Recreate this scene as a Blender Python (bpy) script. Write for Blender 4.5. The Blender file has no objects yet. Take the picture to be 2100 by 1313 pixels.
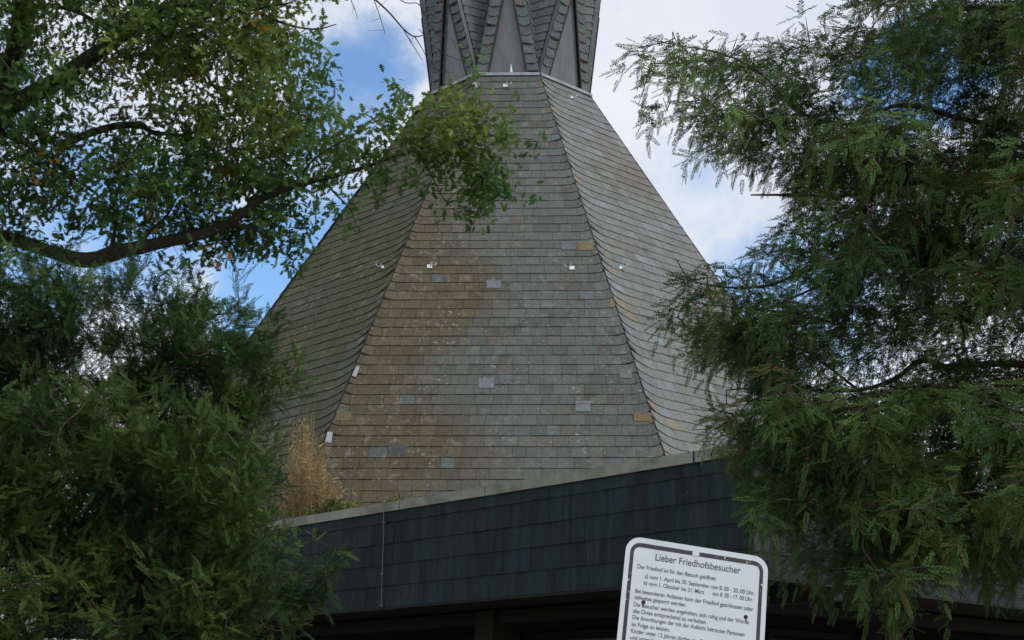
import bpy, bmesh, math, random
import numpy as np
from mathutils import Vector, Matrix, noise
random.seed(7); rng = np.random.default_rng(7)
R = math.radians
scn = bpy.context.scene
C = scn.collection

# ---------------------------------------------------------------- camera
F = 2954.0; PITCH = 0.27498; ROLL = 0.0057; EYE = 1.6
fwd = np.array([0, math.cos(PITCH), math.sin(PITCH)])
up0 = np.array([0, -math.sin(PITCH), math.cos(PITCH)]); rt0 = np.array([1.0, 0, 0])
cr, sr = math.cos(ROLL), math.sin(ROLL)
rt = cr*rt0 + sr*up0; up = -sr*rt0 + cr*up0
cam_d = bpy.data.cameras.new('camera'); cam = bpy.data.objects.new('camera', cam_d); C.objects.link(cam)
cam.matrix_world = Matrix(((rt[0], up[0], -fwd[0], 0), (rt[1], up[1], -fwd[1], 0), (rt[2], up[2], -fwd[2], EYE), (0, 0, 0, 1)))
cam_d.sensor_width = 36; cam_d.lens = 36*F/2100; cam_d.clip_end = 4000; cam_d.clip_start = .05
scn.camera = cam
def ray(px, py):
    return fwd + rt*(px-1050)/F - up*(py-656.5)/F
def at(px, py, d):
    "point seen at photo pixel px,py at depth d along the view axis"
    return Vector(ray(px, py)*d) + Vector((0, 0, EYE))
def on_z(px, py, z):
    r = ray(px, py); return Vector(r*((z-EYE)/r[2])) + Vector((0, 0, EYE))

# ---------------------------------------------------------------- world, sun, exposure
SUN_EL, SUN_AZ = R(50), R(130)         # azimuth clockwise from +Y (behind the tower): front right
w = bpy.data.worlds.new('World'); scn.world = w; w.use_nodes = True
nt = w.node_tree; nt.nodes.clear()
def N(t, tree=None, **kw):
    n = (tree or nt).nodes.new(t)
    for k, v in kw.items():
        if k.startswith('i_'): n.inputs[k[2:].replace('_', ' ')].default_value = v
        else: setattr(n, k, v)
    return n
L = nt.links.new
sky = N('ShaderNodeTexSky', sky_type='NISHITA', sun_disc=False, sun_elevation=SUN_EL, sun_rotation=SUN_AZ)
sky.air_density = 1.0; sky.dust_density = .4; sky.ozone_density = 2.0
tc = N('ShaderNodeTexCoord')
nz = N('ShaderNodeTexNoise', i_Scale=3.2, i_Detail=9.0, i_Roughness=.55); L(tc.outputs['Generated'], nz.inputs['Vector'])
nz2 = N('ShaderNodeTexNoise', i_Scale=9.0, i_Detail=7.0, i_Roughness=.6); L(tc.outputs['Generated'], nz2.inputs['Vector'])
def mth(op, a, b=None, c=None, clamp=False):
    m = N('ShaderNodeMath', operation=op, use_clamp=clamp)
    for i, v in enumerate((a, b, c)):
        if v is None: continue
        if isinstance(v, (int, float)): m.inputs[i].default_value = v
        else: L(v, m.inputs[i])
    return m.outputs[0]
# openings in the cloud layer, each a soft patch of sky directions
gaps = [(600, 590, 170, 1.0), (640, 430, 110, .7), (700, 130, 140, .9), (660, -40, 120, .6), (40, 560, 120, .8), (330, 470, 150, .8),
        (150, 400, 120, .7), (1885, 150, 110, 1.0), (1560, 620, 150, .75), (1400, 400, 120, .4), (1300, 640, 200, .3), (1700, 640, 150, .6),
        (560, 300, 80, .5), (2300, 500, 200, .8), (-300, 200, 260, .9), (1000, -500, 300, .8)]
wn = N('ShaderNodeTexNoise', i_Scale=7.0, i_Detail=6.0, i_Roughness=.6); L(tc.outputs['Generated'], wn.inputs['Vector'])
ws = N('ShaderNodeVectorMath', operation='SUBTRACT'); L(wn.outputs['Color'], ws.inputs[0]); ws.inputs[1].default_value = (.5, .5, .5)
wm = N('ShaderNodeVectorMath', operation='SCALE'); L(ws.outputs[0], wm.inputs[0]); wm.inputs['Scale'].default_value = .16
wa = N('ShaderNodeVectorMath', operation='ADD'); L(tc.outputs['Generated'], wa.inputs[0]); L(wm.outputs[0], wa.inputs[1])
wv = N('ShaderNodeVectorMath', operation='NORMALIZE'); L(wa.outputs[0], wv.inputs[0])
tot = None
for px, py, rad, s in gaps:
    d = ray(px, py); d = d/np.linalg.norm(d)
    dp = N('ShaderNodeVectorMath', operation='DOT_PRODUCT'); L(wv.outputs[0], dp.inputs[0]); dp.inputs[1].default_value = tuple(d)
    a = rad/F*1.25
    mr = N('ShaderNodeMapRange', interpolation_type='SMOOTHSTEP'); L(dp.outputs['Value'], mr.inputs['Value'])
    mr.inputs['From Min'].default_value = math.cos(a*1.25); mr.inputs['From Max'].default_value = 1.0
    mr.inputs['To Min'].default_value = 0; mr.inputs['To Max'].default_value = s
    tot = mr.outputs[0] if tot is None else mth('MAXIMUM', tot, mr.outputs[0])
n1 = mth('MULTIPLY', mth('SUBTRACT', nz.outputs['Fac'], .5), 1.5)
n2 = mth('MULTIPLY', mth('SUBTRACT', nz2.outputs['Fac'], .5), 1.7)
cov = mth('ADD', mth('ADD', mth('SUBTRACT', 1.02, mth('MULTIPLY', tot, 1.05)), n1), n2, clamp=True)
cr_ = N('ShaderNodeMapRange', interpolation_type='SMOOTHSTEP'); L(cov, cr_.inputs['Value'])
cr_.inputs['From Min'].default_value = .05; cr_.inputs['From Max'].default_value = .95; cr_.inputs['To Min'].default_value = .0; cr_.inputs['To Max'].default_value = 1
shade = N('ShaderNodeMapRange'); L(nz.outputs['Fac'], shade.inputs['Value']); shade.inputs['From Min'].default_value = .3; shade.inputs['From Max'].default_value = .7
ccol = N('ShaderNodeMix', data_type='RGBA'); L(shade.outputs[0], ccol.inputs['Factor'])
ccol.inputs['A'].default_value = (5.0, 5.6, 6.7, 1); ccol.inputs['B'].default_value = (7.3, 7.5, 7.9, 1)
skm = N('ShaderNodeMix', data_type='RGBA', blend_type='MULTIPLY'); skm.inputs['Factor'].default_value = 1
L(sky.outputs[0], skm.inputs['A']); skm.inputs['B'].default_value = (1.25, 1.5, 1.65, 1)
mx = N('ShaderNodeMix', data_type='RGBA'); L(cr_.outputs[0], mx.inputs['Factor']); L(skm.outputs['Result'], mx.inputs['A']); L(ccol.outputs['Result'], mx.inputs['B'])
bg = N('ShaderNodeBackground', i_Strength=.1); L(mx.outputs['Result'], bg.inputs['Color'])
wo = N('ShaderNodeOutputWorld'); L(bg.outputs[0], wo.inputs['Surface'])
sd = bpy.data.lights.new('sun', 'SUN'); sd.energy = 1.35; sd.angle = R(22); sd.color = (1, .96, .90)
sun = bpy.data.objects.new('sun', sd); C.objects.link(sun)
sv = Vector((math.sin(SUN_AZ)*math.cos(SUN_EL), math.cos(SUN_AZ)*math.cos(SUN_EL), math.sin(SUN_EL)))
sun.rotation_euler = (sv).to_track_quat('Z', 'Y').to_euler()
scn.view_settings.view_transform = 'Standard'; scn.view_settings.look = 'None'; scn.view_settings.gamma = 1
scn.view_settings.exposure = 0.3
scn.render.engine = 'CYCLES'
scn.cycles.max_bounces = 5; scn.cycles.diffuse_bounces = 3; scn.cycles.transparent_max_bounces = 4

# ---------------------------------------------------------------- helpers
def tag(o, label=None, cat=None, group=None, kind=None):
    for k, v in (('label', label), ('category', cat), ('group', group), ('kind', kind)):
        if v: o[k] = v
    return o
def empty(name, loc, label=None, cat=None, group=None):
    o = bpy.data.objects.new(name, None); C.objects.link(o); o.location = loc; o.empty_display_size = .2; WLOC[o.name] = Vector(loc)
    return tag(o, label, cat, group)
WLOC = {}          # world position of every empty; meshes are written in world coordinates
def link(name, me, parent=None):
    o = bpy.data.objects.new(name, me); C.objects.link(o)
    if parent:
        o.parent = parent
        o.matrix_parent_inverse = Matrix.Translation(-WLOC.get(parent.name, Vector((0, 0, 0))))
    return o
def mesh_np(name, V, faces, mats, tint=None, midx=None, smooth=False):
    """V (n,3); faces list of int arrays (m,k); tint (n,3) point colour; midx per face"""
    me = bpy.data.meshes.new(name); V = np.asarray(V, np.float32)
    me.vertices.add(len(V)); me.vertices.foreach_set('co', V.ravel())
    ls = np.concatenate([np.asarray(f, np.int32).ravel() for f in faces])
    tot = np.concatenate([np.full(len(f), np.asarray(f).shape[1], np.int32) for f in faces])
    st = np.concatenate([[0], np.cumsum(tot)[:-1]]).astype(np.int32)
    me.loops.add(len(ls)); me.loops.foreach_set('vertex_index', ls)
    me.polygons.add(len(tot)); me.polygons.foreach_set('loop_start', st); me.polygons.foreach_set('loop_total', tot)
    if midx is not None: me.polygons.foreach_set('material_index', np.asarray(midx, np.int32))
    me.update(calc_edges=True)
    if smooth: me.polygons.foreach_set('use_smooth', np.ones(len(tot), bool))
    if tint is not None:
        a = me.attributes.new('tint', 'FLOAT_COLOR', 'POINT')
        c = np.ones((len(V), 4), np.float32); c[:, :3] = tint; a.data.foreach_set('color', c.ravel())
    for m in mats: me.materials.append(m)
    me.validate()
    return me
class MB:
    "collects polygons of mixed size with a colour per vertex"
    def __init__(s): s.v = []; s.f = []; s.t = []; s.m = []
    def poly(s, pts, tint=(1, 1, 1), m=0):
        b = len(s.v); s.v += [tuple(p) for p in pts]; s.t += [tint]*len(pts); s.f.append(list(range(b, b+len(pts)))); s.m.append(m)
    def box(s, O, ax, ay, az, tint=(1, 1, 1), m=0):
        O, ax, ay, az = map(Vector, (O, ax, ay, az))
        p = [O, O+ax, O+ax+ay, O+ay]; q = [a+az for a in p]
        b = len(s.v); s.v += [tuple(a) for a in p+q]; s.t += [tint]*8
        fl = [(3, 2, 1, 0), (4, 5, 6, 7), (0, 1, 5, 4), (1, 2, 6, 5), (2, 3, 7, 6), (3, 0, 4, 7)]
        if ax.cross(ay).dot(az) < 0: fl = [f[::-1] for f in fl]
        for f in fl: s.f.append([b+i for i in f]); s.m.append(m)
    def tube(s, pts, rad, n=8, tint=(1, 1, 1), m=0, caps=True, rough=0):
        pts = [Vector(p) for p in pts]
        if not hasattr(rad, '__len__'): rad = [rad]*len(pts)
        prev = None; rings = []
        for i, p in enumerate(pts):
            t = (pts[min(i+1, len(pts)-1)]-pts[max(i-1, 0)]).normalized()
            if prev is None:
                x = t.cross(Vector((.13, .2, 1)) if abs(t.z) < .9 else Vector((1, .1, 0))).normalized()
            else: x = (prev-t*prev.dot(t)).normalized()
            prev = x; y = t.cross(x); b = len(s.v); rings.append(b)
            for k in range(n):
                a = 2*math.pi*k/n; rr = rad[i]
                if rough: rr *= 1+rough*noise.noise(Vector((k*1.7, i*.5, p.x*3)))
                s.v.append(tuple(p+x*(math.cos(a)*rr)+y*(math.sin(a)*rr))); s.t.append(tint)
        for a, b in zip(rings, rings[1:]):
            for k in range(n):
                s.f.append([a+k, a+(k+1) % n, b+(k+1) % n, b+k]); s.m.append(m)
        if caps:
            s.f.append([rings[0]+k for k in range(n)][::-1]); s.m.append(m)
            s.f.append([rings[-1]+k for k in range(n)]); s.m.append(m)
    def build(s, name, mats, parent=None, smooth=False, merge=False):
        me = bpy.data.meshes.new(name); me.from_pydata(s.v, [], s.f)
        me.polygons.foreach_set('material_index', s.m)
        if smooth: me.polygons.foreach_set('use_smooth', [True]*len(s.f))
        a = me.attributes.new('tint', 'FLOAT_COLOR', 'POINT')
        a.data.foreach_set('color', np.concatenate([np.array(s.t, np.float32).reshape(-1, 3), np.ones((len(s.v), 1), np.float32)], 1).ravel())
        for m in (mats if isinstance(mats, (list, tuple)) else [mats]): me.materials.append(m)
        me.update()
        return link(name, me, parent)
def smooth_path(pts, n=6):
    "Catmull-Rom through (x,y,d,r) tuples"
    P = [np.array(p, float) for p in pts]; P = [2*P[0]-P[1]]+P+[2*P[-1]-P[-2]]; out = []
    for i in range(1, len(P)-2):
        for k in range(n):
            t = k/n; a, b, c, d = P[i-1:i+3]
            out.append(.5*((2*b)+(-a+c)*t+(2*a-5*b+4*c-d)*t*t+(-a+3*b-3*c+d)*t**3))
    out.append(P[-2]); return out

# ---------------------------------------------------------------- materials
def mat(name, base=(.5, .5, .5), rough=.7, metal=0, tint=False, var=0, vscale=8, bump=0, bscale=30, spots=None, trans=0, spec=.5, stretch=None):
    m = bpy.data.materials.new(name); m.use_nodes = True; t = m.node_tree; b = t.nodes['Principled BSDF']; l = t.links.new
    b.inputs['Roughness'].default_value = rough; b.inputs['Metallic'].default_value = metal
    b.inputs['Specular IOR Level'].default_value = spec
    tcn = t.nodes.new('ShaderNodeTexCoord'); src = tcn.outputs['Object']
    if stretch:
        mp = t.nodes.new('ShaderNodeMapping'); mp.inputs['Scale'].default_value = stretch; l(src, mp.inputs[0]); src = mp.outputs[0]
    if tint:
        a = t.nodes.new('ShaderNodeAttribute'); a.attribute_name = 'tint'; col = a.outputs['Color']
    else:
        rgb = t.nodes.new('ShaderNodeRGB'); rgb.outputs[0].default_value = (*base, 1); col = rgb.outputs[0]
    if var:
        n = t.nodes.new('ShaderNodeTexNoise'); n.inputs['Scale'].default_value = vscale; n.inputs['Detail'].default_value = 8; n.inputs['Roughness'].default_value = .65; l(src, n.inputs[0])
        mr = t.nodes.new('ShaderNodeMapRange'); l(n.outputs['Fac'], mr.inputs[0]); mr.inputs[1].default_value = .3; mr.inputs[2].default_value = .7; mr.inputs[3].default_value = 1-var; mr.inputs[4].default_value = 1+var
        mm = t.nodes.new('ShaderNodeMix'); mm.data_type = 'RGBA'; mm.blend_type = 'MULTIPLY'; mm.inputs['Factor'].default_value = 1
        l(col, mm.inputs['A']); l(mr.outputs[0], mm.inputs['B']); col = mm.outputs['Result']
    for sp in (spots or []):
        scale, lo, hi, c, amt, big = sp
        n = t.nodes.new('ShaderNodeTexNoise'); n.inputs['Scale'].default_value = scale; n.inputs['Detail'].default_value = 5; l(tcn.outputs['Object'], n.inputs[0])
        mr = t.nodes.new('ShaderNodeMapRange'); mr.interpolation_type = 'SMOOTHSTEP'; l(n.outputs['Fac'], mr.inputs[0]); mr.inputs[1].default_value = lo; mr.inputs[2].default_value = hi; mr.inputs[4].default_value = amt
        fac = mr.outputs[0]
        if big:
            n2_ = t.nodes.new('ShaderNodeTexNoise'); n2_.inputs['Scale'].default_value = big; n2_.inputs['Detail'].default_value = 3; l(tcn.outputs['Object'], n2_.inputs[0])
            m2 = t.nodes.new('ShaderNodeMapRange'); l(n2_.outputs['Fac'], m2.inputs[0]); m2.inputs[1].default_value = .42; m2.inputs[2].default_value = .6
            mu = t.nodes.new('ShaderNodeMath'); mu.operation = 'MULTIPLY'; l(fac, mu.inputs[0]); l(m2.outputs[0], mu.inputs[1]); fac = mu.outputs[0]
        mm = t.nodes.new('ShaderNodeMix'); mm.data_type = 'RGBA'; l(fac, mm.inputs['Factor']); l(col, mm.inputs['A']); mm.inputs['B'].default_value = (*c, 1); col = mm.outputs['Result']
    l(col, b.inputs['Base Color'])
    if bump:
        n = t.nodes.new('ShaderNodeTexNoise'); n.inputs['Scale'].default_value = bscale; n.inputs['Detail'].default_value = 8; l(src, n.inputs[0])
        bp = t.nodes.new('ShaderNodeBump'); bp.inputs['Strength'].default_value = bump; bp.inputs['Distance'].default_value = .02; l(n.outputs['Fac'], bp.inputs['Height']); l(bp.outputs[0], b.inputs['Normal'])
    if trans:
        tr = t.nodes.new('ShaderNodeBsdfTranslucent'); l(col, tr.inputs['Color']); ms = t.nodes.new('ShaderNodeMixShader'); ms.inputs[0].default_value = trans
        out = t.nodes['Material Output']; l(b.outputs[0], ms.inputs[1]); l(tr.outputs[0], ms.inputs[2]); l(ms.outputs[0], out.inputs['Surface'])
    return m
M_slate = mat('roof_slate', tint=True, rough=.7, spec=.22, var=.22, vscale=22, bump=.35, bscale=45,
              spots=[(15, .64, .68, (.34, .35, .31), .6, 1.1), (7, .56, .70, (.23, .23, .20), .5, .8), (30, .67, .70, (.42, .42, .38), .65, 2.0), (3, .55, .75, (.05, .045, .03), .45, 0)])
M_edge = mat('slate_edge_shade', (.02, .018, .014), .95)  # near-black colour paints the shadow line under each slate course
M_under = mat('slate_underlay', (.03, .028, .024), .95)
M_fslate = mat('fascia_slate', tint=True, rough=.65, spec=.15, var=.4, vscale=5, bump=.25, bscale=30, stretch=(2.5, 2.5, .35), spots=[(28, .66, .72, (.12, .13, .12), .6, 1.4)])
M_lead = mat('lead_flashing', (.34, .37, .38), .6, .2, var=.35, vscale=9, bump=.2)
M_coping = mat('coping_metal', (.29, .29, .235), .6, .15, var=.22, vscale=3, spots=[(2.2, .5, .62, (.10, .11, .07), .5, 0)])
M_dark = mat('dark_joint', (.01, .01, .01), .9)
M_pane = mat('lantern_pane', (.14, .158, .158), .12, 0, var=.25, vscale=3, spec=.6, stretch=(2, 2, .5))  # streaky colour noise stands in for reflections on the glass
M_brown = mat('brown_frame', (.055, .04, .03), .6, var=.2)
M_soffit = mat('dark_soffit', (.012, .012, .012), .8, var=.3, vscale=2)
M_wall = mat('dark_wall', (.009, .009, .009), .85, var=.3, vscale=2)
M_timber = mat('brown_timber', (.012, .010, .008), .75, var=.35, vscale=3, stretch=(6, 6, 1))
M_glassdark = mat('dark_window_glass', (.01, .012, .014), .08)
M_white = mat('white_metal', (.72, .74, .74), .45, var=.08, vscale=8)
M_zinc = mat('zinc_hook', (.45, .48, .5), .4, .6, var=.2)
M_bark = mat('bark', (.055, .045, .033), .95, var=.5, vscale=14, bump=1, bscale=25, spots=[(5, .5, .62, (.05, .06, .025), .6, 0)])
M_ybark = mat('yew_bark', (.10, .07, .05), .9, var=.4, vscale=20, bump=.7, bscale=40)
M_leaf = mat('oak_leaf', tint=True, rough=.5, var=.2, vscale=20, trans=.45, spec=.25)
M_yew = mat('yew_needle', tint=True, rough=.6, trans=.25, spec=.15)
M_berry = mat('red_aril', (.33, .03, .015), .35)
M_cable = mat('dull_cable', (.16, .17, .15), .6, .4)
M_dry = mat('dried_stalks', tint=True, rough=.9, trans=.25)
M_moss = mat('moss', tint=True, rough=.9, trans=.15)
M_signw = mat('sign_enamel', (.60, .66, .68), .35, var=.05, vscale=6, spots=[(22, .7, .76, (.35, .33, .3), .35, 4), (7, .55, .75, (.40, .43, .38), .3, 0)])
M_signb = mat('sign_border_paint', (.018, .016, .022), .5, var=.5, vscale=40, spots=[(90, .62, .68, (.55, .57, .58), .8, 14)])
M_text = mat('sign_lettering', (.04, .045, .055), .6)
M_rust = mat('rusty_bolt', (.05, .02, .015), .8, var=.4, vscale=200)
M_galv = mat('galvanised_post', (.28, .29, .29), .5, .5, var=.2)
M_ground = mat('ground_gravel', (.12, .11, .09), .95, var=.3, vscale=4, bump=.5, bscale=60)
M_path = mat('path_paving', (.22, .21, .19), .9, var=.2, vscale=3, bump=.3)
M_pillar = mat('concrete_pillar', (.03, .027, .019), .85, var=.25, vscale=5)

# ---------------------------------------------------------------- ground
g = MB(); S = 600; n = 24
for i in range(n):
    for j in range(n):
        f = lambda k: (abs(2*k/n-1)**2.2)*(1 if 2*k/n > 1 else -1)*S
        x0, x1, y0, y1 = f(i), f(i+1), f(j), f(j+1)
        g.poly([(x0, y0, 0), (x1, y0, 0), (x1, y1, 0), (x0, y1, 0)])
tag(g.build('ground', M_ground), kind='structure')
g = MB(); g.poly([(-1.5, -6, .004), (1.5, -6, .004), (2.2, 13.5, .004), (-1.2, 14.5, .004)])
tag(g.build('path', M_path), kind='structure')

# ---------------------------------------------------------------- slate laying
def nz3(x, y, z=0, s=1): return noise.noise(Vector((x*s, y*s, z*s+3.3)))
def slates(mb, poly, e, w_, colfn, lift=.012, sweepL=(0, .3), sweepR=(0, .3), under=True, gap=.006, missing=()):
    """lay overlapping slates on the planar convex polygon 'poly' (3D, first edge = eaves, counter-clockwise seen from outside)"""
    P = [Vector(p) for p in poly]; nrm = (P[1]-P[0]).cross(P[-1]-P[0]).normalized()
    hd = Vector((0, 0, 1)).cross(nrm).normalized(); vd = nrm.cross(hd)
    O = P[0]; Q = [((p-O).dot(hd), (p-O).dot(vd)) for p in P]
    v_lo = min(q[1] for q in Q); v_hi = max(q[1] for q in Q)
    def bounds(v):
        v = min(max(v, v_lo+1e-4), v_hi-1e-4); xs = []
        for a, b in zip(Q, Q[1:]+Q[:1]):
            if (a[1]-v)*(b[1]-v) <= 0 and abs(a[1]-b[1]) > 1e-9: xs.append(a[0]+(b[0]-a[0])*(v-a[1])/(b[1]-a[1]))
        return min(xs), max(xs)
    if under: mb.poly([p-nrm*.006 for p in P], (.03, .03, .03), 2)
    rows = int(math.ceil((v_hi-v_lo)/e)); 
    for j in range(-1, rows+1):
        v0 = v_lo+j*e; 
        uL, uR = bounds(v0); u = uL+0; off = random.uniform(.3, .7)*w_ if j % 2 else random.uniform(.85, 1.1)*w_
        cuts = [uL-1.2*abs(sweepL[0])]; x = uL+off
        while x < uR-.25*w_: cuts.append(x); x += w_*random.choice((.86, 1, 1, 1, 1.12))
        cuts.append(uR+1.2*abs(sweepR[0]))
        rj = random.uniform(-.003, .003)
        def sw(u):
            s = 0
            if sweepL[0]:
                t = max(0, 1-(u-uL)/sweepL[1]); s += sweepL[0]*min(t, 1.3)**2
            if sweepR[0]:
                t = max(0, 1-(uR-u)/sweepR[1]); s += sweepR[0]*min(t, 1.3)**2
            return s
        for a, b in zip(cuts, cuts[1:]):
            if b-a < .02: continue
            ns = 1
            if (a < uL+sweepL[1] and sweepL[0]) or (b > uR-sweepR[1] and sweepR[0]): ns = 5
            us = [a+gap/2+(b-a-gap)*k/ns for k in range(ns+1)]
            lf = lift*random.uniform(.75, 1.35); dj = rj+random.uniform(-.0025, .0025)
            bot = []; top = []; bs = []
            for uu in us:
                vb = v0+sw(uu)+dj; vt = vb+e*1.12
                def pt(uu, v, h):
                    v = min(max(v, v_lo), v_hi); l_, r_ = bounds(v); uu = min(max(uu, l_), r_); return O+hd*uu+vd*v+nrm*h
                bot.append(pt(uu, vb, lf+.003)); top.append(pt(uu, vt, .002)); bs.append(pt(uu, vb, 0.0))
            if (bot[0]-bot[-1]).length < .01 and (top[0]-top[-1]).length < .01: continue
            mid = O+hd*((a+b)/2)+vd*(v0+e/2)
            col = colfn((a+b)/2, v0, uL, uR, (v0-v_lo)/(v_hi-v_lo), mid)
            mb.poly(bot+top[::-1], col, 0)
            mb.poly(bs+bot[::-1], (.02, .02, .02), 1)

def mixc(a, b, t): return tuple(x+(y-x)*t for x, y in zip(a, b))
def jit(c, s=.16):
    k = 1+random.uniform(-s, s); return tuple(max(0, x*k*(1+random.uniform(-.04, .04))) for x in c)
GREY = (.102, .112, .102); OLIVE = (.092, .077, .047); GREEN = (.070, .082, .022); WARM = (.115, .095, .07); OCHRE = (.19, .15, .08)
def col_front(u, v, uL, uR, h, p):
    s = (u-uL)/(uR-uL); t = (.58-s)*2.8+nz3(u, v, 0, .55)*1.1; t = min(max(t, 0), 1)*min(1, (1.02-h)*2.2)
    c = mixc(GREY, OLIVE, t)
    if random.random() < .10: c = mixc(c, WARM, random.uniform(.15, .5))
    if random.random() < .03: c = mixc(c, (.10, .125, .13), .7)
    if s > .9 and random.random() < .03: c = OCHRE
    return jit(c, .13)
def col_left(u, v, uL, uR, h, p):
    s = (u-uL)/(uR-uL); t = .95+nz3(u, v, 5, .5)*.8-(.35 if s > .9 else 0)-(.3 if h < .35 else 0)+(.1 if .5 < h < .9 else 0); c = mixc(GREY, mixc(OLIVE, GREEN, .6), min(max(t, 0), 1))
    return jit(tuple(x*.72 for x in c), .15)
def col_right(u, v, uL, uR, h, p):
    s = (u-uL)/(uR-uL); c = (.175, .190, .178)  # lighter base puts the brighter light on this face into its colour
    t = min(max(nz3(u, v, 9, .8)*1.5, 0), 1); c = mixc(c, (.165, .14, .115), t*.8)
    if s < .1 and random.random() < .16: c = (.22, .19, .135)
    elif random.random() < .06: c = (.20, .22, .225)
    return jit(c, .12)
def col_top(u, v, uL, uR, h, p): return jit((.13, .155, .152), .15)

# ---------------------------------------------------------------- the chapel: slate tower roof
A0 = -.0279; CX, CY = -.0833, 27.89; Z1 = 12.496+EYE; Z2 = 4.191+EYE; ZR = 4.02     # ring level, fitted level, flat roof level
topvis = {-2: (885.5, 194.5), -1: (975.6, 154), 0: (1106.2, 153.5), 1: (1208.5, 196)}
botvis = {-2: (299, 984), -1: (665, 905), 0: (1353.5, 905), 1: (1758, 986)}
def ringpt(k, r, z):
    th = A0-math.pi/2+(k+.5)*math.pi/4
    return Vector((CX+r*math.cos(th), CY+r*math.sin(th), z))
TOP, BOT = {}, {}
for k in range(-4, 4):
    TOP[k] = on_z(*topvis[k], Z1) if k in topvis else ringpt(k, 1.75, Z1)
    b = on_z(*botvis[k], Z2) if k in botvis else ringpt(k, 6.73, Z2)
    t = (ZR-Z1)/(Z2-Z1); BOT[k] = TOP[k]+(b-TOP[k])*t
print('roof base', [tuple(round(c, 2) for c in BOT[k]) for k in (-2, -1, 0, 1)])
chapel = empty('chapel', (CX, CY, 0), 'cemetery chapel with a tall eight-sided grey slate tower roof above a flat-roofed dark slate wing', 'chapel')
for k in range(-4, 4):
    a, b = BOT[k], BOT[k+1 if k < 3 else -4]; c, d = TOP[k+1 if k < 3 else -4], TOP[k]
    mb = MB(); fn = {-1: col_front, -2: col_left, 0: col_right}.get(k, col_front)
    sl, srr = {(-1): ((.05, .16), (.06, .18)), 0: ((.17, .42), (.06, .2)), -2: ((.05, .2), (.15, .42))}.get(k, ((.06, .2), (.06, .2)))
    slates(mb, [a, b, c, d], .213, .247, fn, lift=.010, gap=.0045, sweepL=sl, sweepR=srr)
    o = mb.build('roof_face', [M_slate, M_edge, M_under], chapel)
    if k == -2: o['label'] = 'left roof face with green algae on the slates'
    if k == 0: o['label'] = 'right roof face, slates coloured lighter for the light it catches'

def facept(k, px, py, lift=0):
    a, b, d = BOT[k], BOT[k+1], TOP[k]; nr = (b-a).cross(d-a).normalized(); r = Vector(ray(px, py)); o = Vector((0, 0, EYE))
    t = (a-o).dot(nr)/r.dot(nr); return o+r*t+nr*lift, nr
def facebox(mb, k, px, py, wpx, hpx, lift=.012, th=.01, tint=(1, 1, 1), slope=0):
    p, nr = facept(k, px, py, lift); q, _ = facept(k, px+wpx, py+slope*wpx, lift); s, _ = facept(k, px, py-hpx, lift)
    mb.box(p, q-p, s-p, nr*th, tint)
def facepoly(k, pts, lift=.02):
    return [facept(k, x, y, lift)[0] for x, y in pts]
# replacement slates, paler or ochre than their neighbours
def patch(k, x0, y0, x1, y1, col, name='replaced_slate', lift=.0125):
    mb = MB(); p = [facept(k, x, y, lift)[0] for x, y in ((x0, y1), (x1, y1), (x1, y0), (x0, y0))]; nr = facept(k, x0, y0)[1]
    mb.box(p[0], p[1]-p[0], p[3]-p[0], nr*.003, col); o = mb.build(name, [M_slate], chapel); return o
for a in ((-1, 997, 576, 1028, 592, (.15, .165, .17)), (-1, 981, 777, 1014, 797, (.16, .175, .19)), (-1, 1180, 824, 1211, 845, (.15, .18, .19)),
          (-1, 1184, 497, 1217, 514, (.17, .14, .075)), (-1, 1300, 847, 1336, 865, (.16, .12, .06)), (-1, 1152, 496, 1182, 513, (.13, .15, .16)),
          (-1, 1271, 758, 1296, 777, (.14, .155, .145)), (-1, 797, 914, 832, 935, (.07, .075, .08)), (-1, 690, 845, 722, 864, (.14, .11, .07))):
    patch(*a)
# dark ridge shadow strip along the hips
for k in (-1, 0, 1, -2):
    mb = MB(); d0 = BOT[k]; d1 = TOP[k]; out = Vector(((d0.x-CX), (d0.y-CY), 0)).normalized()*.012
    mb.tube([d0+out, d1+out], .011, 5); mb.build('hip_edge', [M_edge], chapel)
# metal hip pieces and hooks
for (pts, k) in (([(722, 773), (730, 776), (738, 755), (731, 753)], -1), ([(667, 909), (680, 911), (683, 889), (672, 888)], -1), ([(982, 170), (968, 172), (974, 186), (985, 180)], -1)):
    P = facepoly(k, pts, .03); mb = MB(); nr = facept(k, *pts[0])[1]; mb.poly(P); mb.poly([p-nr*.015 for p in P][::-1])
    for i in range(4): j = (i+1) % 4; mb.poly([P[i], P[i]-nr*.015, P[j]-nr*.015, P[j]])
    mb.build('hip_flashing', [M_lead], chapel)
def hook(k, px, py, s=1, flip=1):
    p, nr = facept(k, px, py, .02); r_, _ = facept(k, px+10, py, .02); u_, _ = facept(k, px, py-10, .02); m = .1
    rd = (r_-p).normalized(); ud = (u_-p).normalized()
    mb = MB(); mb.box(p-rd*.05*flip, rd*.09*flip, ud*.09, nr*.006)
    o = mb.build('roof_hook', [M_white], chapel)
    mb = MB(); c = p+rd*.07*flip
    mb.tube([c-rd*.06*flip+ud*.14+nr*.01, c-rd*.05*flip+ud*.08+nr*.03, c-rd*.03*flip+nr*.06-ud*.02, c+rd*.03*flip+nr*.07-ud*.0, c+rd*.05*flip+nr*.08+ud*.05], .009, 6)
    mb.build('hook_rod', [M_zinc], o)
hook(-1, 882, 552); hook(-1, 1172, 555, flip=-1); hook(-1, 1037, 180, flip=1)
hook(-2, 786, 552, flip=-1); hook(0, 1272, 553); hook(0, 1172, 203)

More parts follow.
